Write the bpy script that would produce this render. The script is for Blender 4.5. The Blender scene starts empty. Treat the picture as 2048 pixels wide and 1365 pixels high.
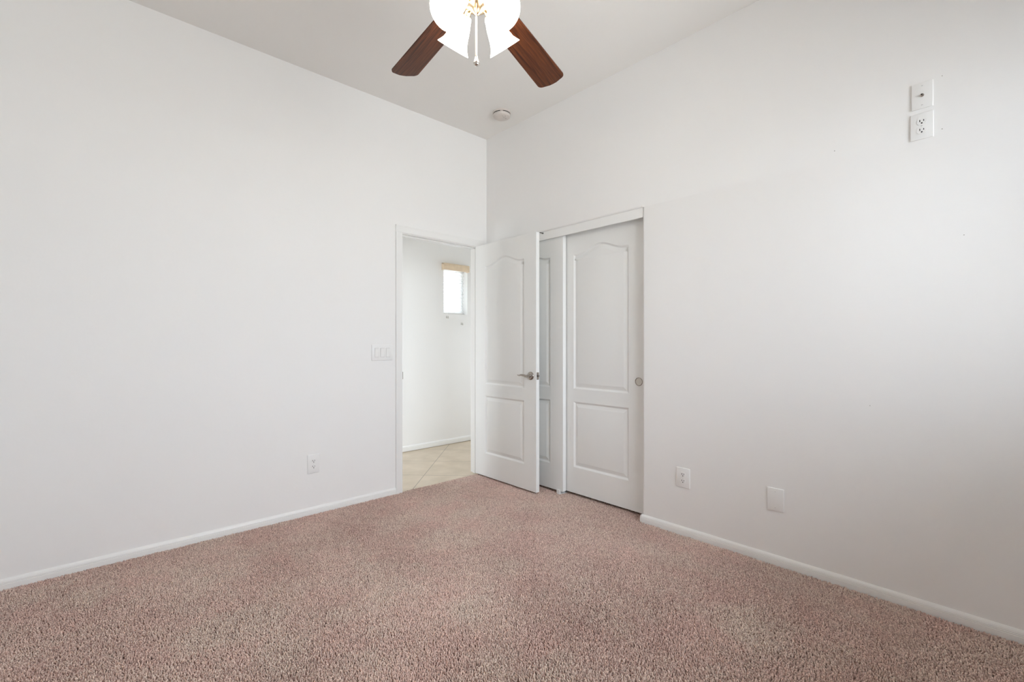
import bpy, bmesh, math, random
import numpy as np
from mathutils import Vector, Matrix
from mathutils.geometry import tessellate_polygon

S = bpy.context.scene
COL = S.collection
rad = math.radians

# ------------------------------------------------------------------ camera
cam_d = bpy.data.cameras.new('camera')
cam_d.sensor_width = 36.0
cam_d.lens = 920.0 / 2048.0 * 36.0
cam_d.shift_y = 6.5 / 2048.0
cam_d.clip_start = 0.02
cam = bpy.data.objects.new('camera', cam_d)
COL.objects.link(cam)
cam.location = (0, 0, 1.169)
cam.rotation_euler = (rad(90), 0, rad(47.3 - 90))
S.camera = cam

# ------------------------------------------------------------------ colour management
S.view_settings.view_transform = 'Standard'
S.view_settings.look = 'None'
S.view_settings.gamma = 1.0
S.view_settings.use_curve_mapping = False
S.view_settings.exposure = 0.0
S.cycles.use_denoising = True
S.cycles.max_bounces = 24
S.cycles.diffuse_bounces = 14
S.cycles.glossy_bounces = 6
S.cycles.transmission_bounces = 12
S.cycles.transparent_max_bounces = 16
S.cycles.sample_clamp_indirect = 6.0

# ------------------------------------------------------------------ sky: pale sky over bright sunlit ground
SKY_STRENGTH = 10.4
world = bpy.data.worlds.new('sky')
S.world = world
world.use_nodes = True
nt = world.node_tree
nt.nodes.clear()
wo = nt.nodes.new('ShaderNodeOutputWorld')
bg = nt.nodes.new('ShaderNodeBackground')
tc = nt.nodes.new('ShaderNodeTexCoord')
sx = nt.nodes.new('ShaderNodeSeparateXYZ')
mr = nt.nodes.new('ShaderNodeMapRange')
mr.inputs['From Min'].default_value = -0.08
mr.inputs['From Max'].default_value = 0.10
mx = nt.nodes.new('ShaderNodeMix')
mx.data_type = 'RGBA'
mx.inputs['A'].default_value = (0.89, 0.925, 0.955, 1)
mx.inputs['B'].default_value = (0.99, 1.08, 1.20, 1)
nt.links.new(tc.outputs['Generated'], sx.inputs[0])
nt.links.new(sx.outputs['Z'], mr.inputs['Value'])
nt.links.new(mr.outputs[0], mx.inputs['Factor'])
nt.links.new(mx.outputs['Result'], bg.inputs['Color'])
bg.inputs['Strength'].default_value = SKY_STRENGTH
nt.links.new(bg.outputs[0], wo.inputs[0])

# ------------------------------------------------------------------ room numbers (metres)
X1, Y1, H = 2.696, 3.267, 3.05        # far corner of the bedroom, ceiling height
X0, Y0 = -0.64, -0.67                 # near walls
SUB = -0.012                          # slab under the carpet pile
WT = 0.115                            # wall thickness
DX0, DX1, DZ = 1.835, 2.602, 2.046    # doorway
CY0, CY1, CZ = 1.650, 3.145, 2.075    # closet opening
HY0, HY1 = Y1 + WT, 4.48              # hall
HX0, HX1 = 0.75, 4.6
BW = (0.60, 2.46, 0.93, 2.44)         # bedroom window x0,x1,z0,z1 in wall_back
HW = (3.05, 3.395, 1.526, 2.10)       # small hall window


def portal(name, loc, rot, sx_, sy_):
    ld = bpy.data.lights.new(name, 'AREA')
    ld.shape = 'RECTANGLE'
    ld.size = sx_
    ld.size_y = sy_
    ld.cycles.is_portal = True
    o = bpy.data.objects.new(name, ld)
    COL.objects.link(o)
    o.location = loc
    o.rotation_euler = rot
    return o


portal('window_portal', ((BW[0] + BW[1]) / 2, Y0 - WT - 0.02, (BW[2] + BW[3]) / 2), (rad(90), 0, 0), BW[1] - BW[0], BW[3] - BW[2])
portal('window_portal', (HX0 - WT - 0.02, (HY0 + HY1) / 2, 1.1), (rad(90), 0, rad(-90)), 0.5, 2.0)
portal('window_portal', (HX1 + WT + 0.02, (HY0 + HY1) / 2, 1.1), (rad(90), 0, rad(90)), 0.44, 2.0)
portal('window_portal', ((HW[0] + HW[1]) / 2, HY1 + 0.20, (HW[2] + HW[3]) / 2), (rad(90), 0, rad(180)), HW[1] - HW[0], HW[3] - HW[2])


# ------------------------------------------------------------------ materials
def mat(name, color, rough=0.5, metal=0.0, spec=0.5, bump=None, tint=None, emit=None, wave=None):
    m = bpy.data.materials.new(name)
    m.use_nodes = True
    t = m.node_tree
    b = t.nodes['Principled BSDF']
    b.inputs['Base Color'].default_value = (*color, 1)
    b.inputs['Roughness'].default_value = rough
    b.inputs['Metallic'].default_value = metal
    b.inputs['Specular IOR Level'].default_value = spec
    co = t.nodes.new('ShaderNodeTexCoord')
    if tint:                                   # slow colour variation
        sc, amt = tint
        n = t.nodes.new('ShaderNodeTexNoise')
        n.inputs['Scale'].default_value = sc
        n.inputs['Detail'].default_value = 4
        r = t.nodes.new('ShaderNodeValToRGB')
        r.color_ramp.elements[0].position = 0.3
        r.color_ramp.elements[1].position = 0.7
        r.color_ramp.elements[0].color = (*[c * (1 - amt) for c in color], 1)
        r.color_ramp.elements[1].color = (*[min(1, c * (1 + amt)) for c in color], 1)
        t.links.new(co.outputs['Object'], n.inputs['Vector'])
        t.links.new(n.outputs['Fac'], r.inputs[0])
        t.links.new(r.outputs[0], b.inputs['Base Color'])
    if bump:
        sc, st, dist = bump
        n = t.nodes.new('ShaderNodeTexNoise')
        n.inputs['Scale'].default_value = sc
        n.inputs['Detail'].default_value = 3
        bp = t.nodes.new('ShaderNodeBump')
        bp.inputs['Strength'].default_value = st
        bp.inputs['Distance'].default_value = dist
        t.links.new(co.outputs['Object'], n.inputs['Vector'])
        t.links.new(n.outputs['Fac'], bp.inputs['Height'])
        t.links.new(bp.outputs[0], b.inputs['Normal'])
    if emit:
        ec, es = emit
        b.inputs['Emission Color'].default_value = (*ec, 1)
        b.inputs['Emission Strength'].default_value = es
    return m


M = {}
M['paint'] = mat('wall_paint', (0.86, 0.857, 0.848), 0.62, spec=0.3, bump=(38, 0.10, 0.004), tint=(1.3, 0.006))
M['ceiling'] = mat('ceiling_paint', (0.84, 0.825, 0.80), 0.8, spec=0.2, bump=(45, 0.10, 0.004), tint=(1.5, 0.006))
M['trim'] = mat('trim_gloss', (0.85, 0.85, 0.835), 0.33, spec=0.5, tint=(2.0, 0.006))
M['door'] = mat('door_paint', (0.83, 0.835, 0.82), 0.36, spec=0.5, bump=(60, 0.03, 0.002), tint=(2.5, 0.006))
M['plastic'] = mat('white_plastic', (0.84, 0.84, 0.83), 0.3, tint=(9, 0.006))
M['plastic_warm'] = mat('aged_plastic', (0.66, 0.61, 0.57), 0.4, tint=(14, 0.02))
M['slot'] = mat('dark_slot', (0.012, 0.011, 0.010), 0.6, tint=(30, 0.1))
M['nickel'] = mat('satin_nickel', (0.42, 0.38, 0.345), 0.2, metal=1.0, tint=(30, 0.03))
M['chrome'] = mat('bright_nickel', (0.78, 0.74, 0.69), 0.18, metal=1.0, tint=(30, 0.02))
M['pullcup'] = mat('pull_cup', (0.62, 0.58, 0.52), 0.42, metal=0.75, tint=(30, 0.03))
M['brass'] = mat('pale_brass', (0.86, 0.68, 0.44), 0.22, metal=1.0, tint=(25, 0.03))
M['steel'] = mat('dark_steel', (0.16, 0.15, 0.14), 0.35, metal=1.0, tint=(30, 0.05))
M['ivory'] = mat('ivory_rod', (0.86, 0.76, 0.60), 0.35, tint=(30, 0.03))
M['blind_opaque'] = mat('blind_slats', (0.88, 0.88, 0.87), 0.45, tint=(10, 0.01))
M['valance'] = mat('tan_valance', (0.76, 0.61, 0.44), 0.5, tint=(18, 0.06), bump=(30, 0.1, 0.002))
M['slab'] = mat('floor_slab', (0.22, 0.16, 0.14), 0.95, spec=0.1, tint=(20, 0.1))
M['dark'] = mat('closet_gap', (0.30, 0.28, 0.26), 0.9, spec=0.1, tint=(5, 0.05))
M['tassel'] = mat('clear_tassel', (0.52, 0.50, 0.46), 0.3, tint=(20, 0.03))
M['mark'] = mat('scuff', (0.42, 0.40, 0.38), 0.8, spec=0.1, tint=(30, 0.1))
M['bulb'] = mat('bulb_glow', (0.9, 0.85, 0.75), 0.4, emit=((1.0, 0.90, 0.74), 30.0), tint=(10, 0.01))
M['bulb'].cycles.emission_sampling = 'AUTO' if hasattr(M['bulb'], 'cycles') else 'AUTO'


def glass_shade():
    m = bpy.data.materials.new('frosted_glass_lit')
    m.use_nodes = True
    t = m.node_tree
    b = t.nodes['Principled BSDF']
    b.inputs['Base Color'].default_value = (0.95, 0.93, 0.88, 1)
    b.inputs['Roughness'].default_value = 0.35
    n = t.nodes.new('ShaderNodeTexNoise')
    n.inputs['Scale'].default_value = 20
    co = t.nodes.new('ShaderNodeTexCoord')
    r = t.nodes.new('ShaderNodeValToRGB')
    r.color_ramp.elements[0].color = (0.98, 0.90, 0.77, 1)
    r.color_ramp.elements[1].color = (1.0, 0.94, 0.84, 1)
    t.links.new(co.outputs['Object'], n.inputs['Vector'])
    t.links.new(n.outputs['Fac'], r.inputs[0])
    t.links.new(r.outputs[0], b.inputs['Emission Color'])
    b.inputs['Emission Strength'].default_value = 10.5
    return m


M['shade'] = glass_shade()


def pane_mat():
    m = bpy.data.materials.new('window_glass')
    m.use_nodes = True
    t = m.node_tree
    t.nodes.clear()
    o = t.nodes.new('ShaderNodeOutputMaterial')
    mixn = t.nodes.new('ShaderNodeMixShader')
    tr = t.nodes.new('ShaderNodeBsdfTransparent')
    tr.inputs[0].default_value = (0.955, 0.96, 0.955, 1)
    gl = t.nodes.new('ShaderNodeBsdfGlossy')
    gl.inputs['Roughness'].default_value = 0.02
    fr = t.nodes.new('ShaderNodeFresnel')
    fr.inputs[0].default_value = 1.45
    t.links.new(fr.outputs[0], mixn.inputs[0])
    t.links.new(tr.outputs[0], mixn.inputs[1])
    t.links.new(gl.outputs[0], mixn.inputs[2])
    t.links.new(mixn.outputs[0], o.inputs[0])
    return m


M['glass'] = pane_mat()


def slat_mat():
    m = mat('translucent_slats', (0.90, 0.90, 0.89), 0.45, tint=(10, 0.01))
    t = m.node_tree
    b = t.nodes['Principled BSDF']
    tl = t.nodes.new('ShaderNodeBsdfTranslucent')
    tl.inputs[0].default_value = (0.93, 0.95, 0.96, 1)
    mixn = t.nodes.new('ShaderNodeMixShader')
    mixn.inputs[0].default_value = 0.40
    out = t.nodes['Material Output']
    t.links.new(b.outputs[0], mixn.inputs[1])
    t.links.new(tl.outputs[0], mixn.inputs[2])
    t.links.new(mixn.outputs[0], out.inputs[0])
    return m


M['blind'] = slat_mat()


def wood_mat():
    m = bpy.data.materials.new('walnut_blade')
    m.use_nodes = True
    t = m.node_tree
    b = t.nodes['Principled BSDF']
    b.inputs['Roughness'].default_value = 0.42
    b.inputs['Specular IOR Level'].default_value = 0.25
    co = t.nodes.new('ShaderNodeTexCoord')
    mp = t.nodes.new('ShaderNodeMapping')
    mp.inputs['Scale'].default_value = (3.0, 60.0, 20.0)
    n = t.nodes.new('ShaderNodeTexNoise')
    n.inputs['Scale'].default_value = 1.6
    n.inputs['Detail'].default_value = 7
    n.inputs['Distortion'].default_value = 1.2
    r = t.nodes.new('ShaderNodeValToRGB')
    r.color_ramp.elements[0].position = 0.32
    r.color_ramp.elements[0].color = (0.042, 0.0110, 0.0038, 1)
    r.color_ramp.elements[1].position = 0.72
    r.color_ramp.elements[1].color = (0.165, 0.048, 0.0150, 1)
    t.links.new(co.outputs['Object'], mp.inputs['Vector'])
    t.links.new(mp.outputs[0], n.inputs['Vector'])
    t.links.new(n.outputs['Fac'], r.inputs[0])
    t.links.new(r.outputs[0], b.inputs['Base Color'])
    return m


M['wood'] = wood_mat()


def tile_mat():
    """diagonal beige floor tiles with thin grout joints"""
    m = bpy.data.materials.new('hall_tiles')
    m.use_nodes = True
    t = m.node_tree
    b = t.nodes['Principled BSDF']
    b.inputs['Roughness'].default_value = 0.35
    co = t.nodes.new('ShaderNodeTexCoord')
    sp = t.nodes.new('ShaderNodeSeparateXYZ')
    t.links.new(co.outputs['Object'], sp.inputs[0])

    def math_(op, a, bb):
        n = t.nodes.new('ShaderNodeMath')
        n.operation = op
        for i, v in enumerate((a, bb)):
            if v is None:
                continue
            if isinstance(v, (int, float)):
                n.inputs[i].default_value = v
            else:
                t.links.new(v, n.inputs[i])
        return n.outputs[0]

    P = 0.497
    u = math_('MULTIPLY', math_('ADD', sp.outputs['X'], sp.outputs['Y']), 0.70711)
    v = math_('MULTIPLY', math_('SUBTRACT', sp.outputs['Y'], sp.outputs['X']), 0.70711)
    du = math_('PINGPONG', math_('SUBTRACT', u, 4.09), P / 2)
    dv = math_('PINGPONG', math_('SUBTRACT', v, 0.953), P / 2)
    d = math_('MINIMUM', du, dv)
    g = math_('LESS_THAN', d, 0.0028)
    n = t.nodes.new('ShaderNodeTexNoise')
    n.inputs['Scale'].default_value = 5
    n.inputs['Detail'].default_value = 6
    t.links.new(co.outputs['Object'], n.inputs['Vector'])
    r = t.nodes.new('ShaderNodeValToRGB')
    r.color_ramp.elements[0].position = 0.35
    r.color_ramp.elements[0].color = (0.54, 0.45, 0.335, 1)
    r.color_ramp.elements[1].position = 0.68
    r.color_ramp.elements[1].color = (0.65, 0.55, 0.425, 1)
    t.links.new(n.outputs['Fac'], r.inputs[0])
    mixn = t.nodes.new('ShaderNodeMix')
    mixn.data_type = 'RGBA'
    t.links.new(g, mixn.inputs['Factor'])
    t.links.new(r.outputs[0], mixn.inputs['A'])
    mixn.inputs['B'].default_value = (0.25, 0.20, 0.15, 1)
    t.links.new(mixn.outputs['Result'], b.inputs['Base Color'])
    return m


M['tile'] = tile_mat()


def carpet_mat():
    m = bpy.data.materials.new('carpet_yarn')
    m.use_nodes = True
    t = m.node_tree
    b = t.nodes['Principled BSDF']
    b.inputs['Roughness'].default_value = 0.95
    b.inputs['Specular IOR Level'].default_value = 0.1
    at = t.nodes.new('ShaderNodeAttribute')
    at.attribute_name = 'yarn_shade'
    t.links.new(at.outputs['Color'], b.inputs['Base Color'])
    return m


M['carpet'] = carpet_mat()


# ------------------------------------------------------------------ mesh helpers
def new_bm():
    return bmesh.new()


def bx(bm, x0, x1, y0, y1, z0, z1, bev=0.0, seg=2):
    r = bmesh.ops.create_cube(bm, size=1.0)
    vs = r['verts']
    for v in vs:
        v.co = Vector((x0 + (v.co.x + .5) * (x1 - x0), y0 + (v.co.y + .5) * (y1 - y0), z0 + (v.co.z + .5) * (z1 - z0)))
    if bev > 0:
        es = list({e for v in vs for e in v.link_edges})
        bmesh.ops.bevel(bm, geom=es, offset=bev, segments=seg, profile=0.5, affect='EDGES')


def lathe(bm, prof, n=32, M4=None, cap=True):
    """prof: (radius, height) pairs around local z"""
    M4 = M4 or Matrix.Identity(4)
    rings = []
    for (r, z) in prof:
        if r < 1e-6:
            rings.append([bm.verts.new(M4 @ Vector((0, 0, z)))])
        else:
            rings.append([bm.verts.new(M4 @ Vector((r * math.cos(2 * math.pi * i / n), r * math.sin(2 * math.pi * i / n), z))) for i in range(n)])
    for a, b in zip(rings, rings[1:]):
        for i in range(n):
            j = (i + 1) % n
            if len(a) == 1 and len(b) == 1:
                continue
            if len(a) == 1:
                bm.faces.new((a[0], b[i], b[j]))
            elif len(b) == 1:
                bm.faces.new((a[i], a[j], b[0]))
            else:
                bm.faces.new((a[i], a[j], b[j], b[i]))
    if cap:
        for rg in (rings[0], rings[-1]):
            if len(rg) > 1:
                bm.faces.new(rg)


def tube(bm, pts, rads, n=12):
    pts = [Vector(p) for p in pts]
    if not isinstance(rads, (list, tuple)):
        rads = [rads] * len(pts)
    prev = None
    rings = []
    for i, p in enumerate(pts):
        d = (pts[min(i + 1, len(pts) - 1)] - pts[max(i - 1, 0)]).normalized()
        if prev is None:
            ref = Vector((0, 0, 1)) if abs(d.z) < .9 else Vector((1, 0, 0))
            u = d.cross(ref).normalized()
        else:
            u = (prev - d * prev.dot(d)).normalized()
        prev = u
        w = d.cross(u)
        rings.append([bm.verts.new(p + (u * math.cos(2 * math.pi * k / n) + w * math.sin(2 * math.pi * k / n)) * rads[i]) for k in range(n)])
    for a, b in zip(rings, rings[1:]):
        for k in range(n):
            j = (k + 1) % n
            bm.faces.new((a[k], a[j], b[j], b[k]))
    bm.faces.new(rings[0])
    bm.faces.new(rings[-1])


def prism(bm, poly, axis, a0, a1):
    """extrude a 2D polygon; axis 'x': poly=(y,z); 'y': poly=(x,z); 'z': poly=(x,y)"""
    def pt(p, a):
        if axis == 'x':
            return Vector((a, p[0], p[1]))
        if axis == 'y':
            return Vector((p[0], a, p[1]))
        return Vector((p[0], p[1], a))
    A = [bm.verts.new(pt(p, a0)) for p in poly]
    B = [bm.verts.new(pt(p, a1)) for p in poly]
    n = len(poly)
    for i in range(n):
        bm.faces.new((A[i], A[(i + 1) % n], B[(i + 1) % n], B[i]))
    bm.faces.new(A)
    bm.faces.new(B)


def obj(name, bm, m, parent=None, smooth=None, loc=None, rotz=0.0, mats=None):
    bmesh.ops.recalc_face_normals(bm, faces=bm.faces)
    me = bpy.data.meshes.new(name)
    bm.to_mesh(me)
    bm.free()
    for mm in (mats or [m]):
        me.materials.append(mm)
    if smooth is not None:
        me.polygons.foreach_set('use_smooth', [True] * len(me.polygons))
        me.set_sharp_from_angle(angle=rad(smooth))
    o = bpy.data.objects.new(name, me)
    COL.objects.link(o)
    if parent:
        o.parent = parent
    if loc is not None:
        o.location = loc
    o.rotation_euler = (0, 0, rotz)
    return o


def tag(o, label=None, cat=None, group=None, kind=None):
    if label:
        o['label'] = label
    if cat:
        o['category'] = cat
    if group:
        o['group'] = group
    if kind:
        o['kind'] = kind
    return o


def thing(name, label, cat, loc=(0, 0, 0), rotz=0.0, group=None, kind=None):
    o = bpy.data.objects.new(name, None)
    o.empty_display_size = 0.05
    COL.objects.link(o)
    o.location = loc
    o.rotation_euler = (0, 0, rotz)
    return tag(o, label, cat, group, kind)


def struct(name, bm, m, label, cat, smooth=None, **kw):
    return tag(obj(name, bm, m, smooth=smooth, **kw), label, cat, kind='structure')


def dup(root, loc=None, rotz=None):
    r = root.copy()
    COL.objects.link(r)
    if loc is not None:
        r.location = loc
    if rotz is not None:
        r.rotation_euler = (0, 0, rotz)
    for ch in list(root.children):
        c = ch.copy()
        COL.objects.link(c)
        c.parent = r
        for g in list(ch.children):
            d = g.copy()
            COL.objects.link(d)
            d.parent = c
    return r


# ------------------------------------------------------------------ shell
bm = new_bm()
bx(bm, X0 - .01, X1 + .80, Y0 - .01, Y1 + .004, SUB - .10, SUB)
struct('floor', bm, M['slab'], 'slab under the rose beige bedroom carpet', 'floor')

bm = new_bm()
bx(bm, X0, X1, Y0, Y1, H, H + .1)
struct('ceiling', bm, M['ceiling'], 'plain off-white bedroom ceiling above the fan', 'ceiling')

# wall_left: holds the doorway
bm = new_bm()
jo = 0.018
bx(bm, X0, DX0 - jo, Y1, Y1 + WT, SUB, H)
bx(bm, DX0 - jo, DX1 + jo, Y1, Y1 + WT, DZ + jo, H)
bx(bm, DX1 + jo, HX1 + WT, Y1, Y1 + WT, SUB, H)
struct('wall_left', bm, M['paint'], 'white left wall with the open doorway to the hall', 'wall')

# wall_right: holds the closet, drywall corners rounded over
RB = 0.016


def round_corner(cx, cy, a0, a1, r, n=6):
    return [(cx + r * math.cos(rad(a0 + (a1 - a0) * i / n)), cy + r * math.sin(rad(a0 + (a1 - a0) * i / n))) for i in range(n + 1)]


bm = new_bm()
poly = [(X1, Y0 - WT), (X1 + WT, Y0 - WT), (X1 + WT, CY0)] + [(X1 + RB, CY0)] + round_corner(X1 + RB, CY0 - RB, 90, 180, RB)[1:]
prism(bm, poly, 'z', SUB, CZ)
poly = [(X1, Y1), (X1 + WT, Y1), (X1 + WT, CY1)] + round_corner(X1 + RB, CY1 + RB, 270, 180, RB)
prism(bm, poly, 'z', SUB, CZ)
bx(bm, X1, X1 + WT, Y0 - WT, CY0, CZ, H)
bx(bm, X1, X1 + WT, CY1, Y1, CZ, H)
poly = [(X1, H), (X1 + WT, H), (X1 + WT, CZ)] + round_corner(X1 + RB, CZ + RB, 270, 180, RB)
prism(bm, poly, 'y', CY0, CY1)
wall_right = struct('wall_right', bm, M['paint'], 'white right wall with the closet opening and four cover plates', 'wall', smooth=35)

# small old nail holes and scuffs that stay on the right wall
for (yy, zz, r_) in ((0.586, 2.119, 0.0022), (0.199, 2.094, 0.0022), (0.199, 2.322, 0.0018), (0.132, 1.627, 0.0020), (0.447, 0.881, 0.0018)):
    bm = new_bm()
    Mx = Matrix.Translation((X1, yy, zz)) @ Matrix.Rotation(rad(-90), 4, 'Y')
    lathe(bm, [(r_, 0), (r_, .0006), (0, .0009)], 10, Mx)
    obj('nail_hole', bm, M['mark'], wall_right)

# wall_back with the big bedroom window, wall_near plain
bm = new_bm()
bx(bm, X0 - WT, BW[0], Y0 - WT, Y0, SUB, H)
bx(bm, BW[1], X1, Y0 - WT, Y0, SUB, H)
bx(bm, BW[0], BW[1], Y0 - WT, Y0, SUB, BW[2])
bx(bm, BW[0], BW[1], Y0 - WT, Y0, BW[3], H)
struct('wall_back', bm, M['paint'], 'white wall behind the camera with the bedroom window', 'wall')
bm = new_bm()
bx(bm, X0 - WT, X0, Y0, Y1 + WT, SUB, H)
struct('wall_near', bm, M['paint'], 'white wall to the left of the camera', 'wall')


def window(name, x0, x1, z0, z1, yc, label, mid='v'):
    w = thing(name, label, 'window', ((x0 + x1) / 2, yc, z0), kind='structure')
    hw = (x1 - x0) / 2
    hh = z1 - z0
    f = .035
    bm = new_bm()
    bx(bm, -hw, -hw + f, -.03, .03, 0, hh, .003)
    bx(bm, hw - f, hw, -.03, .03, 0, hh, .003)
    bx(bm, -hw + f, hw - f, -.03, .03, 0, f, .003)
    bx(bm, -hw + f, hw - f, -.03, .03, hh - f, hh, .003)
    if mid == 'v':
        bx(bm, -.02, .02, -.028, .028, f, hh - f, .003)
    obj('window_frame', bm, M['plastic'], w, smooth=35)
    bm = new_bm()
    bx(bm, -hw + f, hw - f, -.002, .002, f, hh - f)
    obj('pane', bm, M['glass'], w)
    return w


window('window_2', *BW, Y0 - WT + .035, 'white framed bedroom window behind the camera')

# closet shell
bm = new_bm()
bx(bm, X1 + .70, X1 + .78, CY0 - .05, Y1, SUB, H)
bx(bm, X1 + WT, X1 + .70, CY0 - .05, CY0 - .01, SUB, H)
bx(bm, X1 + WT, X1 + .70, Y1 - .04, Y1, SUB, H)
bx(bm, X1 + WT, X1 + .70, CY0 - .01, Y1 - .04, 2.5, 2.55)
struct('wall_closet', bm, M['paint'], 'closet interior walls behind the sliding doors', 'wall')

# hall shell
bm = new_bm()
bx(bm, HX0 - WT, HX1, Y1 + .004, HY1, SUB - .1, -.006)
struct('floor_hall', bm, M['tile'], 'beige diagonal floor tiles of the hall beyond the doorway', 'floor')
bm = new_bm()
bx(bm, HX0 - WT, HX1 + WT, HY0, HY1 + .16, 2.75, 2.85)
struct('ceiling_hall', bm, M['ceiling'], 'hall ceiling beyond the doorway', 'ceiling')
bm = new_bm()
WD = .17
bx(bm, HX0 - WT, HW[0], HY1, HY1 + WD, -.1, 2.75)
bx(bm, HW[1], HX1 + WT, HY1, HY1 + WD, -.1, 2.75)
bx(bm, HW[0], HW[1], HY1, HY1 + WD, -.1, HW[2])
bx(bm, HW[0], HW[1], HY1, HY1 + WD, HW[3], 2.75)
struct('wall_hall', bm, M['paint'], 'white hall wall with the small window beyond the doorway', 'wall')
bm = new_bm()
ym = (HY0 + HY1) / 2
bx(bm, HX1, HX1 + WT, HY0, ym - .22, -.1, 2.75)
bx(bm, HX1, HX1 + WT, ym + .22, HY1, -.1, 2.75)
bx(bm, HX1, HX1 + WT, ym - .22, ym + .22, -.1, .1)
bx(bm, HX1, HX1 + WT, ym - .22, ym + .22, 2.1, 2.75)
struct('wall_hall_right', bm, M['paint'], 'white far end wall of the hall, right of the doorway', 'wall')
bm = new_bm()
ym = (HY0 + HY1) / 2
bx(bm, HX0 - WT, HX0, HY0, ym - .25, -.1, 2.75)
bx(bm, HX0 - WT, HX0, ym + .25, HY1, -.1, 2.75)
bx(bm, HX0 - WT, HX0, ym - .25, ym + .25, -.1, .1)
bx(bm, HX0 - WT, HX0, ym - .25, ym + .25, 2.1, 2.75)
struct('wall_hall_left', bm, M['paint'], 'white left end wall of the hall with an added tall window', 'wall')
w3 = window('added_window_left', -.25, .25, .1, 2.1, 0, 'unseen tall window added at the left end of the hall to light it')  # unseen opening, added to let daylight into the hall
w3.location = (HX0 - WT / 2, ym, .1)
w3.rotation_euler = (0, 0, rad(90))
w4 = window('added_window_right', -.22, .22, .1, 2.1, 0, 'unseen tall window added at the right end of the hall to light it')  # second unseen opening, added to brighten the right part of the hall
w4.location = (HX1 + WT / 2, ym, .1)
w4.rotation_euler = (0, 0, rad(90))

# ------------------------------------------------------------------ baseboards (two fine grooves, eased top)
BBH = .046


def base_profile(t=.012):
    """(offset from wall, z)"""
    return [(0, SUB), (t, SUB), (t, .020), (t - .0016, .0212), (t - .0016, .0232), (t - .0004, .0240), (t - .0004, .0262), (t - .0022, .0272), (t - .0022, .0292), (t - .001, .0302), (t - .0035, .038), (t - .007, .0435), (.003, BBH), (0, BBH)]


bm = new_bm()
prism(bm, [(Y1 - a, z) for a, z in base_profile()], 'x', X0, DX0 - .062)
struct('baseboard_left', bm, M['trim'], 'low white baseboard along the left wall', 'baseboard')
bm = new_bm()
prism(bm, [(X1 - a, z) for a, z in base_profile()], 'y', Y0, CY0)
prism(bm, [(CY0 + a, z) for a, z in base_profile()], 'x', X1 - .0119, X1 + .020)
struct('baseboard_right', bm, M['trim'], 'low white baseboard along the right wall up to the closet', 'baseboard')
bm = new_bm()
prism(bm, [(Y0 + a, z) for a, z in base_profile()], 'x', X0, X1 - .012)
prism(bm, [(X0 + a, z) for a, z in base_profile()], 'y', Y0, Y1 - .012)
struct('baseboard_back', bm, M['trim'], 'low white baseboard behind the camera', 'baseboard')
bm = new_bm()
prism(bm, [(HY1 - a, z + .012) for a, z in base_profile()], 'x', HX0, HX1)
struct('baseboard_hall', bm, M['trim'], 'white baseboard along the hall wall beyond the doorway', 'baseboard')

# ------------------------------------------------------------------ doorway trim: casing, jamb, stop
fr = thing('trim_1', 'white door casing and jamb around the open doorway', 'door frame', (0, 0, 0), kind='structure')
CW = .058
bm = new_bm()


def casing_poly(u0, sgn):
    """flat casing across its width: thick at the outer edge, eased at the inner one"""
    prof = [(0, 0), (0, .007), (.004, .0095), (.020, .0105), (.040, .0125), (.052, .0150), (CW - .002, .0150), (CW, .0135), (CW, 0)]
    return [(u0 + sgn * a, Y1 - b) for a, b in prof]


prism(bm, casing_poly(DX0 - .005, -1), 'z', SUB, DZ + .005)
prism(bm, casing_poly(DX1 + .005, 1), 'z', SUB, DZ + .005)
prof = [(0, 0), (0, .007), (.004, .0095), (.020, .0105), (.040, .0125), (.052, .0150), (CW - .002, .0150), (CW, .0135), (CW, 0)]
prism(bm, [(Y1 - b, DZ + .005 + a) for a, b in prof], 'x', DX0 - .005 - CW, DX1 + .005 + CW)
obj('casing', bm, M['trim'], fr)
bm = new_bm()
bx(bm, DX0 - jo, DX0, Y1, Y1 + WT, SUB, DZ, .0015)
bx(bm, DX1, DX1 + jo, Y1, Y1 + WT, SUB, DZ, .0015)
bx(bm, DX0 - jo, DX1 + jo, Y1, Y1 + WT, DZ, DZ + jo, .0015)
obj('jamb', bm, M['trim'], fr)
bm = new_bm()
bx(bm, DX0, DX0 + .010, Y1 + .04, Y1 + .075, SUB, DZ - .010, .002)
bx(bm, DX1 - .010, DX1, Y1 + .04, Y1 + .075, SUB, DZ - .010, .002)
bx(bm, DX0, DX1, Y1 + .04, Y1 + .075, DZ - .010, DZ, .002)
obj('door_stop_strip', bm, M['trim'], fr)
bm = new_bm()
bx(bm, DX0 - .0005, DX0 + .0025, Y1 - .004, Y1 + .028, .892, .950, .0008)
obj('strike_plate', bm, M['nickel'], fr)


# ------------------------------------------------------------------ moulded two-panel doors
def arch_outline(u0, u1, z0, z1, rise, n=40):
    """counter-clockwise, cathedral top when rise > 0"""
    pts = [(u0, z0), (u1, z0)]
    if rise <= 0:
        return pts + [(u1, z1), (u0, z1)]
    for i in range(n + 1):
        t = 1 - i / n
        s = min(1, max(0, (t - .07) / .86))
        pts.append((u0 + (u1 - u0) * t, z1 + rise * (.5 - .5 * math.cos(2 * math.pi * s))))
    return pts


def inset(poly, d):
    n = len(poly)
    out = []
    for i in range(n):
        p0, p1, p2 = Vector(poly[i - 1]), Vector(poly[i]), Vector(poly[(i + 1) % n])
        e1, e2 = (p1 - p0).normalized(), (p2 - p1).normalized()
        n1, n2 = Vector((-e1.y, e1.x)), Vector((-e2.y, e2.x))
        b = (n1 + n2)
        b = b / max(.3, b.dot(n1))
        out.append((p1.x + b.x * d, p1.y + b.y * d))
    return out


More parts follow.
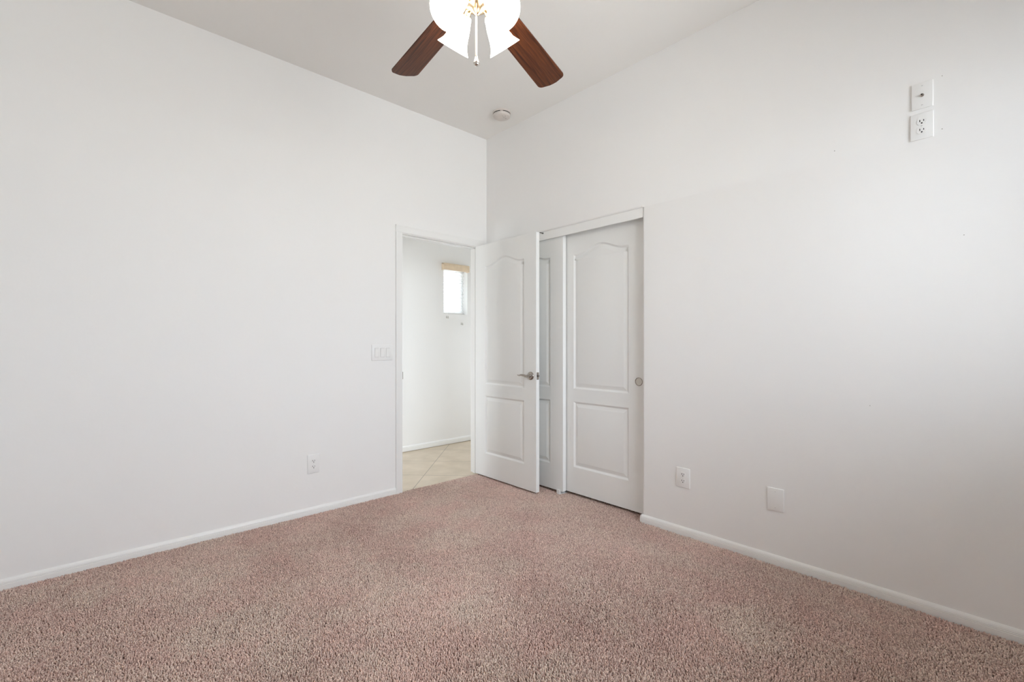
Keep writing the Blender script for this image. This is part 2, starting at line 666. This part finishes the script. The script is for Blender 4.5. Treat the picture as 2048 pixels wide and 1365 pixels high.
PROFILE = [(0, 0), (.002, -.0015), (.012, -.0098), (.016, -.0104), (.018, -.0100), (.040, -.0022), (.043, -.0016)]


def panel_door_bm(W, HT, T, mx_=.134):
    """door slab: u 0..W along local +y, z 0..HT, faces at x=0 (towards -x) and x=T"""
    bm = new_bm()
    zb = .20
    panels = [arch_outline(mx_, W - mx_, zb, zb + .507, 0), arch_outline(mx_, W - mx_, zb + .607, zb + 1.645, .056)]
    rect = [(0, 0), (W, 0), (W, HT), (0, HT)]
    for side in (0, 1):
        def at(p, d):
            return Vector((-d if side == 0 else T + d, p[0], p[1]))
        loops = [rect] + panels
        flat = [Vector((p[0], p[1], 0)) for lp in loops for p in lp]
        tris = tessellate_polygon([[Vector((p[0], p[1], 0)) for p in lp] for lp in loops])
        vs = [bm.verts.new(at(p, 0)) for p in flat]
        for tri in tris:
            try:
                bm.faces.new([vs[i] for i in tri])
            except ValueError:
                pass
        off = 4
        for pl in panels:
            prev = vs[off:off + len(pl)]
            off += len(pl)
            for d, dep in PROFILE[1:]:
                cur = [bm.verts.new(at(p, dep)) for p in inset(pl, d)]
                k = len(cur)
                for i in range(k):
                    bm.faces.new((prev[i], prev[(i + 1) % k], cur[(i + 1) % k], cur[i]))
                prev = cur
            bm.faces.new(prev)
        if side == 0:
            first = vs[:4]
        else:
            for i in range(4):
                bm.faces.new((first[i], first[(i + 1) % 4], vs[(i + 1) % 4], vs[i]))
    return bm


# the open bedroom door, folded back to a right angle with the left wall
d1 = thing('door_1', 'white two-panel arched door standing open in front of the closet', 'door', (2.565, 2.503, .012), kind='structure')
obj('door_slab', panel_door_bm(.762, 2.034, .035), M['door'], d1, smooth=12)


def lever_set(parent, x, side):
    """side -1 faces -x"""
    R = Matrix.Rotation(rad(-90 if side < 0 else 90), 4, 'Y')
    y0, z0 = .058, .908
    bm = new_bm()
    lathe(bm, [(.0325, 0), (.0325, .004), (.030, .008), (.022, .011), (.0125, .013), (.0115, .030), (.0105, .045), (0, .047)], 32, Matrix.Translation((x, y0, z0)) @ R)
    h = obj('door_handle', bm, M['nickel'], parent, smooth=40)
    bm = new_bm()
    xo = x + side * .044
    tube(bm, [(xo, y0 - .010, z0), (xo, y0 + .010, z0), (xo + side * .004, y0 + .035, z0 + .004), (xo + side * .003, y0 + .065, z0 + .006), (xo - side * .002, y0 + .09, z0 + .001), (xo - side * .010, y0 + .112, z0 + .001), (xo - side * .014, y0 + .122, z0 + .004)],
         [.0085, .0095, .0085, .0072, .0062, .0050, .0030], 14)
    obj('lever', bm, M['nickel'], h, smooth=60)


lever_set(d1, 0.0, -1)
lever_set(d1, 0.035, 1)
bm = new_bm()
bx(bm, .0055, .0295, -.0018, .001, .880, .937, .0008)
lp = obj('latch_plate', bm, M['nickel'], d1)
bm = new_bm()
bx(bm, .011, .024, -.011, 0, .900, .918, .002)
obj('latch_bolt', bm, M['steel'], lp)
bm = new_bm()
for zc in (.25, 1.02, 1.80):
    tube(bm, [(.040, .764, zc - .045), (.040, .764, zc + .045)], .006, 12)
obj('hinge', bm, M['nickel'], d1, smooth=40)

# sliding closet doors
XL, XR = 2.722, 2.768
d2 = thing('door_2', 'front white sliding closet door, mostly hidden behind the open door', 'door', (XL, 2.365, .018), kind='structure')
obj('door_slab', panel_door_bm(.762, 2.02, .035), M['door'], d2, smooth=12)
d3 = thing('door_3', 'rear white sliding closet door with the round finger pull', 'door', (XR, 1.668, .018), kind='structure')
obj('door_slab', panel_door_bm(.762, 2.02, .035), M['door'], d3, smooth=12)
bm = new_bm()
Mx = Matrix.Translation((0, .053, .895)) @ Matrix.Rotation(rad(-90), 4, 'Y')
lathe(bm, [(.0290, 0), (.0290, .0040), (.0278, .0052), (.0258, .0052), (.0250, .0045), (.0246, .0006)], 36, Mx, cap=False)
fp = obj('finger_pull', bm, M['nickel'], d3, smooth=35)
bm = new_bm()
lathe(bm, [(.0248, .0008), (.015, .0006), (0, .0005)], 36, Mx, cap=False)
obj('pull_cup', bm, M['pullcup'], fp, smooth=60)

bm = new_bm()
bx(bm, X1 + .007, X1 + .021, CY0, CY1, CZ - .064, CZ, .0015)
bx(bm, X1 + .021, X1 + .112, CY0, CY1, CZ - .010, CZ, .001)
struct('trim_2', bm, M['trim'], 'white header board above the sliding closet doors', 'trim')
bm = new_bm()
bx(bm, X1 + .012, X1 + .024, 2.385, 2.420, SUB, .028, .002)
bx(bm, X1 + .012, X1 + .112, 2.385, 2.420, SUB, -.002, .001)
bx(bm, X1 + .0625, X1 + .0705, 2.385, 2.420, SUB, .028, .001)
tag(obj('floor_guide', bm, M['plastic']), 'small white plastic floor guide under the overlap of the closet doors', 'door guide')
bm = new_bm()
tube(bm, [(X1 + .0068, 2.560, 2.0655), (X1 - .030, 2.560, 2.0655)], [.0032, .0032], 10)
tube(bm, [(X1 + .0068, 2.560, 2.0655), (X1 + .004, 2.560, 2.0655)], [.006, .006], 10)
tag(obj('bumper_pin', bm, M['steel'], smooth=40), 'small dark metal pin on the closet header beside the open door top', 'pin')

# ------------------------------------------------------------------ wall plates (local: face towards -y, x to the right)
PT = .0055


def plate_bm(w, h):
    bm = new_bm()
    bx(bm, -w / 2, w / 2, -PT, 0, -h / 2, h / 2, .0028, 3)
    return bm


def screw(parent, x, z, m='plastic'):
    bm = new_bm()
    lathe(bm, [(.0032, 0), (.0030, .0010), (0, .0013)], 14, Matrix.Translation((x, -PT, z)) @ Matrix.Rotation(rad(90), 4, 'X'))
    s = obj('screw', bm, M[m], parent, smooth=40)
    bm = new_bm()
    bx(bm, x - .0026, x + .0026, -PT - .0016, -PT - .0006, z - .0004, z + .0004)
    obj('screw_slot', bm, M['slot'], s)


def make_outlet(label, loc, rotz, w, h):
    t = thing('power_outlet', label, 'outlet', loc, rotz, 'duplex power outlets')
    obj('cover_plate', plate_bm(w, h), M['plastic'], t, smooth=40)
    for s in (1, -1):
        zc = s * .0195
        bm = new_bm()
        pts = []
        for k in range(40):                                   # round face with flattened top and bottom
            a = 2 * math.pi * k / 40
            pts.append((.0170 * math.cos(a), zc + max(-.0138, min(.0138, .0170 * math.sin(a)))))
        prism(bm, pts, 'y', -PT - .0016, -PT + .001)
        r = obj('receptacle', bm, M['plastic'], t, smooth=40)
        bm = new_bm()
        yb0, yb1 = -PT - .0020, -PT - .0010
        bx(bm, -.0078, -.0050, yb0, yb1, zc - .0012, zc + .0080)
        bx(bm, .0050, .0076, yb0, yb1, zc - .0002, zc + .0072)
        lathe(bm, [(.0030, yb0), (.0030, yb1)], 12, Matrix.Translation((0, 0, zc - .0072)) @ Matrix.Rotation(rad(-90), 4, 'X'))
        obj('slot', bm, M['slot'], r)
    screw(t, 0, 0)
    return t


RW = rad(-90)
make_outlet('white duplex outlet low on the left wall beside the doorway', (1.147, Y1, .343), 0, .081, .130)
make_outlet('white duplex outlet low on the right wall near the closet', (X1, 1.366, .347), RW, .088, .121)
make_outlet('white duplex outlet high on the right wall below the cable plate', (X1, .264, 2.128), RW, .0775, .116)

bp = thing('blank_plate', 'white blank cover plate low on the right wall', 'wall plate', (X1, .849, .341), RW)
obj('cover_plate', plate_bm(.081, .121), M['plastic'], bp, smooth=40)
screw(bp, 0, .042)
screw(bp, 0, -.042)

cp = thing('cable_plate', 'white cable jack plate high on the right wall above an outlet', 'wall plate', (X1, .263, 2.262), RW)
obj('cover_plate', plate_bm(.0725, .115), M['plastic'], cp, smooth=40)
screw(cp, 0, .042)
screw(cp, 0, -.042)
bm = new_bm()
Mx = Matrix.Translation((0, -PT, 0)) @ Matrix.Rotation(rad(90), 4, 'X')
lathe(bm, [(.0068, 0), (.0068, .002), (.0046, .0025), (.0046, .010), (.0030, .0105), (.0030, .006), (0, .006)], 18, Mx)
cj = obj('cable_jack', bm, M['nickel'], cp, smooth=40)
bm = new_bm()
lathe(bm, [(.0034, .0098), (.0034, .0110), (0, .0112)], 12, Mx)
obj('jack_hole', bm, M['slot'], cj)

sw = thing('light_switch', 'white three-rocker light switch on the left wall beside the doorway', 'light switch', (1.660, Y1, 1.105))
obj('cover_plate', plate_bm(.173, .121), M['plastic'], sw, smooth=40)
for xc in (-.046, 0, .046):
    bm = new_bm()
    prism(bm, [(-PT + .001, -.033), (-PT - .0010, -.033), (-PT - .0022, -.002), (-PT - .0032, .033), (-PT + .001, .033)], 'x', xc - .0155, xc + .0155)
    rk = obj('rocker', bm, M['plastic'], sw)
    bm = new_bm()
    g = .0011
    for a in (-1, 1):
        bx(bm, xc + a * .0163 - g / 2, xc + a * .0163 + g / 2, -PT - .0003, -PT + .0005, -.0345, .0345)
        bx(bm, xc - .0168, xc + .0168, -PT - .0003, -PT + .0005, a * .0340 - g / 2, a * .0340 + g / 2)
    obj('rocker_gap', bm, M['mark'], rk)

# ------------------------------------------------------------------ smoke detector
sd = thing('smoke_detector', 'round off-white smoke detector on the ceiling near the corner', 'smoke detector', (2.470, 2.800, H), rad(47.3))
bm = new_bm()
lathe(bm, [(.074, 0), (.074, -.010), (.071, -.0125)], 48)
obj('mounting_base', bm, M['plastic_warm'], sd, smooth=35)
bm = new_bm()
lathe(bm, [(.0665, -.0125), (.0695, -.017), (.0695, -.026), (.065, -.037), (.058, -.0415), (.030, -.0435), (0, -.044)], 48)
cv = obj('detector_cover', bm, M['plastic_warm'], sd, smooth=35)
for a0 in (100, 190, 280, 10):
    bm = new_bm()
    ring = []
    for k in range(9):
        a = rad(a0 + k * 8.9)
        ring.append([bm.verts.new((.0700 * math.cos(a), .0700 * math.sin(a), zz)) for zz in (-.0150, -.0200)])
    for p_, q_ in zip(ring, ring[1:]):
        bm.faces.new((p_[0], q_[0], q_[1], p_[1]))
    obj('vent_slot', bm, M['slot'], cv)
bm = new_bm()
lathe(bm, [(.011, -.042), (.011, -.0455), (.009, -.0465), (0, -.0465)], 24, Matrix.Translation((-.016, -.020, 0)))
obj('test_button', bm, M['plastic_warm'], cv, smooth=35)
for (px, py, r_) in ((.004, -.034, .0038), (-.030, -.030, .0032), (-.006, -.014, .0022), (-.036, -.008, .0020)):
    bm = new_bm()
    lathe(bm, [(r_, -.0415), (r_, -.0450), (0, -.0450)], 12, Matrix.Translation((px, py, 0)))
    obj('sound_hole', bm, M['mark'], cv)

# ------------------------------------------------------------------ ceiling fan
FX, FY, BZ = 1.029, 1.301, 2.450
fan = thing('ceiling_fan', 'ceiling fan with walnut blades and four lit glass shades', 'ceiling fan', (FX, FY, H))
z = lambda v: v - H
bm = new_bm()
lathe(bm, [(.068, 0), (.068, -.010), (.058, -.030), (.030, -.055), (.018, -.062), (0, -.062)], 40)
obj('canopy', bm, M['brass'], fan, smooth=40)
bm = new_bm()
tube(bm, [(0, 0, -.05), (0, 0, z(2.63))], .0125, 20)
obj('downrod', bm, M['brass'], fan, smooth=50)
bm = new_bm()
lathe(bm, [(0, z(2.65)), (.030, z(2.648)), (.060, z(2.630)), (.105, z(2.610)), (.118, z(2.580)), (.120, z(2.525)), (.112, z(2.500)), (.095, z(2.485)), (.090, z(2.470)), (0, z(2.468))], 48)
obj('motor_housing', bm, M['brass'], fan, smooth=40)
bm = new_bm()
lathe(bm, [(0, z(2.470)), (.052, z(2.468)), (.056, z(2.455)), (.056, z(2.425)), (.048, z(2.418)), (.050, z(2.412)), (.050, z(2.395)), (.040, z(2.380)), (.020, z(2.370)), (.012, z(2.362)), (.006, z(2.355)), (0, z(2.353))], 40)
obj('light_kit_hub', bm, M['brass'], fan, smooth=40)


def blade_bm():
    """blade along +x, underside visible"""
    bm = new_bm()
    r0, r1 = .185, .662
    w0, w1 = .112, .134
    out = []
    n = 8

    def arc(cx, cy, a0, a1, r):
        return [(cx + r * math.cos(rad(a0 + (a1 - a0) * i / n)), cy + r * math.sin(rad(a0 + (a1 - a0) * i / n))) for i in range(n + 1)]
    c = .026
    out += arc(r0 + .02, -w0 / 2 + .02, 180, 270, .02)
    out += arc(r1 - .008 - c, -w1 / 2 + c, 270, 350, c)
    out += [(r1 + .001, -.018), (r1 + .002, 0), (r1 + .001, .018)]
    out += arc(r1 - .008 - c, w1 / 2 - c, 10, 90, c)
    out += arc(r0 + .02, w0 / 2 - .02, 90, 180, .02)
    prism(bm, out, 'z', -.003, .003)
    return bm


def iron_bm():
    bm = new_bm()
    tube(bm, [(.085, 0, .012), (.13, 0, .008), (.17, 0, .006), (.215, 0, .005)], [.010, .009, .011, .008], 12)
    bx(bm, .185, .255, -.030, .030, .003, .007, .0015)
    return bm


blade0 = iron0 = None
for k in range(5):
    a = rad((83.8, 17.9, -54.9, -128.7, 157.5)[k])
    if blade0 is None:
        blade0 = obj('blade', blade_bm(), M['wood'], fan, smooth=30)
        iron0 = obj('blade_iron', iron_bm(), M['brass'], blade0, smooth=40)
        b_ = blade0
    else:
        b_ = blade0.copy()
        COL.objects.link(b_)
        b_.parent = fan
        i_ = iron0.copy()
        COL.objects.link(i_)
        i_.parent = b_
    b_.location = (0, 0, z(BZ))
    b_.rotation_euler = (Matrix.Rotation(a, 3, 'Z') @ Matrix.Rotation(rad((0.0, 1.2, 0.5, 0.5, 0.5)[k]), 3, 'Y') @ Matrix.Rotation(rad(-11), 3, 'X')).to_euler()

# four sockets with bell shades
TILT = rad(41)
sh0 = None
for k in range(4):
    a = rad(47.3 + 45 + 90 * k)
    outv = Vector((math.cos(a), math.sin(a), 0))
    ax = outv * math.sin(TILT) + Vector((0, 0, -math.cos(TILT)))
    rot = Vector((0, 0, 1)).rotation_difference(ax).to_matrix().to_4x4()
    st = outv * .041 + Vector((0, 0, z(2.408)))
    if sh0 is None:
        # shared meshes, local z along the shade axis
        bm = new_bm()
        outer = [(.0215, .034), (.0245, .038), (.027, .050), (.0325, .068), (.037, .088), (.041, .108), (.047, .127), (.0570, .142), (.063, .150)]
        inner = [(r - .003, zz) for r, zz in reversed(outer)]
        lathe(bm, outer + inner, 48, cap=False)
        sh0 = obj('lamp_shade', bm, M['shade'], fan, smooth=50)
        bm = new_bm()
        lathe(bm, [(0, -.012), (.010, -.010), (.010, .0), (.013, .002), (.0155, .010), (.0160, .030), (.0215, .032), (.0220, .041), (.017, .046), (0, .046)], 28)
        so0 = obj('socket', bm, M['brass'], sh0, smooth=40)
        bm = new_bm()
        lathe(bm, [(0, .046), (.011, .048), (.013, .062), (.018, .080), (.021, .098), (.018, .114), (.011, .124), (0, .126)], 24)
        bu0 = obj('bulb', bm, M['bulb'], sh0, smooth=60)
        s_ = sh0
    else:
        s_ = sh0.copy()
        COL.objects.link(s_)
        s_.parent = fan
        for src in (so0, bu0):
            c = src.copy()
            COL.objects.link(c)
            c.parent = s_
    s_.location = st
    s_.rotation_euler = rot.to_euler()

bm = new_bm()
pcx, pcy = -.020, -.022
z0c = 2.372
for i in range(14):
    bmesh.ops.create_uvsphere(bm, u_segments=8, v_segments=6, radius=.0019, matrix=Matrix.Translation((pcx, pcy, z(z0c - .0034 * i))))
tube(bm, [(pcx, pcy, z(z0c + .01)), (pcx, pcy, z(2.322))], .0009, 8)
pc = obj('pull_chain', bm, M['brass'], fan, smooth=60)
bm = new_bm()
tube(bm, [(pcx, pcy, z(2.326)), (pcx, pcy, z(2.182))], .0034, 12)
obj('pull_rod', bm, M['ivory'], pc, smooth=60)
bm = new_bm()
lathe(bm, [(0, .003), (.0042, .002), (.0044, -.004), (.0075, -.013), (.0106, -.022), (.0100, -.028), (.0060, -.031), (0, -.032)], 20, Matrix.Translation((pcx, pcy, z(2.184))))
obj('finial', bm, M['chrome'], pc, smooth=60)

# ------------------------------------------------------------------ hall window, blind, valance
window('window_1', *HW, HY1 + .135, 'small bright hall window seen through the doorway', mid=None)
wb = thing('window_blind', 'white slatted blind with tan valance on the hall window', 'blind', ((HW[0] + HW[1]) / 2, HY1, HW[2]))
hw = (HW[1] - HW[0]) / 2
hh = HW[3] - HW[2]
bm = new_bm()
bx(bm, -.200, .168, -.052, -.040, hh - .066, hh + .012, .003)
bx(bm, -.200, -.189, -.042, 0, hh - .066, hh + .012, .002)
bx(bm, 0.157, .168, -.042, 0, hh - .066, hh + .012, .002)
bx(bm, -.200, .168, -.042, 0, hh + .003, hh + .012, .001)
obj('valance', bm, M['valance'], wb, smooth=40)
bm = new_bm()
zz = .048
while zz < hh - .03:
    c, s = math.cos(rad(62)), math.sin(rad(62))
    yc = .082
    ww = .025
    tk = .0012
    prism(bm, [(yc - ww * c - tk * s, zz - ww * s + tk * c), (yc + ww * c - tk * s, zz + ww * s + tk * c), (yc + ww * c + tk * s, zz + ww * s - tk * c), (yc - ww * c + tk * s, zz - ww * s - tk * c)], 'x', -hw + .006, hw - .006)
    zz += .044
obj('slats', bm, M['blind'], wb)
bm = new_bm()
bx(bm, -hw + .006, hw - .006, .060, .104, .006, .022, .003)
obj('bottom_rail', bm, M['blind_opaque'], wb)
for (xx, zb_) in ((3.074, 1.488), (3.095, 1.487), (3.285, 1.416), (3.304, 1.413)):
    lx = xx - (HW[0] + HW[1]) / 2
    bm = new_bm()
    tube(bm, [(lx, -.030, hh - .04), (lx, -.028, zb_ - HW[2] + .012)], .0007, 6)
    cd = obj('pull_cord', bm, M['plastic'], wb)
    bm = new_bm()
    lathe(bm, [(0, .014), (.004, .012), (.0060, -.002), (.0072, -.013), (.006, -.015), (0, -.015)], 16, Matrix.Translation((lx, -.028, zb_ - HW[2])))
    obj('tassel', bm, M['tassel'], cd, smooth=40)


# ------------------------------------------------------------------ carpet: cut-pile tufts leaning in soft patches
def smooth_field(x, y, seed, scale):
    rng = np.random.default_rng(seed)
    G = rng.standard_normal((64, 64))
    u = (x * scale + 20.0) % 62
    v = (y * scale + 20.0) % 62
    i, j = u.astype(int), v.astype(int)
    fu, fv = u - i, v - j
    fu = fu * fu * (3 - 2 * fu)
    fv = fv * fv * (3 - 2 * fv)
    return (G[i, j] * (1 - fu) * (1 - fv) + G[i + 1, j] * fu * (1 - fv) + G[i, j + 1] * (1 - fu) * fv + G[i + 1, j + 1] * fu * fv)


def carpet():
    rng = np.random.default_rng(5)
    step = .0055
    xs = np.arange(X0 + .004, X1 + .12, step)
    ys = np.arange(Y0 + .004, Y1 + .003, step)
    gx, gy = np.meshgrid(xs, ys)
    gx = gx.ravel() + rng.uniform(-.45, .45, gx.size) * step
    gy = gy.ravel() + rng.uniform(-.45, .45, gy.size) * step
    keep = (gx < X1 - .010) | ((gy > CY0 + .012) & (gy < CY1 - .005))
    keep &= gy < Y1 + .001
    keep &= ~((gy > Y1 - .013) & ((gx < DX0 - .002) | (gx > DX1 + .002)))
    keep &= (gx > X0 + .013) & (gy > Y0 + .013)
    keep &= ~((gx > X1 - .016) & (gy < CY0 + .014))
    keep &= ~((gx > X1 + .008) & (gx < X1 + .114) & (gy > 2.380) & (gy < 2.425))
    f = np.array([.6782, .7349])
    w = gx * f[0] + gy * f[1]
    keep &= (w > .75) | (rng.uniform(0, 1, gx.size) < .5)
    gx, gy = gx[keep], gy[keep]
    N = gx.size
    ang = smooth_field(gx, gy, 1, 2.2) * 1.1 + smooth_field(gx, gy, 2, 9.0) * .5 + 2.6 + rng.normal(0, 1.6, N)
    lean = .0044 + .0012 * smooth_field(gx, gy, 3, 3.0) + rng.normal(0, .0020, N)
    h = .0118 + rng.normal(0, .0011, N) + .0005 * smooth_field(gx, gy, 4, 7.0)
    h = np.clip(h, .009, .016)
    lx, ly = np.cos(ang) * lean, np.sin(ang) * lean
    rot = rng.uniform(0, 2 * np.pi, N)
    V = np.empty((N, 7, 3), np.float32)
    rb = .0027
    rt = .0028 * rng.uniform(.75, 1.2, N)
    for k in range(3):
        a = rot + k * 2.0944
        V[:, k, 0] = gx + rb * np.cos(a)
        V[:, k, 1] = gy + rb * np.sin(a)
        V[:, k, 2] = SUB
        V[:, 3 + k, 0] = gx + lx * .75 + rt * np.cos(a + .5)
        V[:, 3 + k, 1] = gy + ly * .75 + rt * np.sin(a + .5)
        V[:, 3 + k, 2] = SUB + h * .78
    V[:, 6, 0] = gx + lx
    V[:, 6, 1] = gy + ly
    V[:, 6, 2] = SUB + h
    quads = np.array([[0, 1, 4, 3], [1, 2, 5, 4], [2, 0, 3, 5]])
    tris = np.array([[3, 4, 6], [4, 5, 6], [5, 3, 6]])
    base = (np.arange(N) * 7)[:, None]
    loops = np.concatenate([(base + quads.ravel()[None]), (base + tris.ravel()[None])], axis=1).astype(np.int32).ravel()
    cnt = np.tile(np.array([4, 4, 4, 3, 3, 3], np.int32), N)
    start = np.concatenate([[0], np.cumsum(cnt)[:-1]]).astype(np.int32)
    me = bpy.data.meshes.new('carpet_pile')
    me.vertices.add(N * 7)
    me.vertices.foreach_set('co', V.ravel())
    me.loops.add(len(loops))
    me.loops.foreach_set('vertex_index', loops)
    me.polygons.add(len(cnt))
    me.polygons.foreach_set('loop_start', start)
    me.update(calc_edges=True)
    me.polygons.foreach_set('use_smooth', np.ones(len(cnt), bool))
    tone = np.clip(.55 + .06 * smooth_field(gx, gy, 6, 4.0) + .07 * smooth_field(gx, gy, 16, 1.7) + rng.normal(0, .25, N), 0, 1)  # random flecks also paint shade in the gaps; slow fields paint pile-lean shading
    hue = np.clip(.5 + .30 * smooth_field(gx, gy, 8, 5.5) + .2 * smooth_field(gx, gy, 9, 14.0) + rng.normal(0, .18, N), 0, 1)
    dark = np.array([.46, .300, .258])
    beige = np.array([.92, .775, .670])
    rose = np.array([.92, .685, .605])
    top = beige[None] * (1 - hue[:, None]) + rose[None] * hue[:, None]
    rgb = dark[None] * (1 - tone[:, None]) + top * tone[:, None]
    rgba = np.concatenate([rgb, np.ones((N, 1))], axis=1).astype(np.float32)
    at = me.attributes.new('yarn_shade', 'FLOAT_COLOR', 'POINT')
    at.data.foreach_set('color', np.repeat(rgba, 7, axis=0).ravel())
    me.materials.append(M['carpet'])
    o = bpy.data.objects.new('carpet_pile', me)
    COL.objects.link(o)
    tag(o, 'rose beige cut-pile carpet covering the bedroom floor', 'carpet', kind='stuff')


carpet()
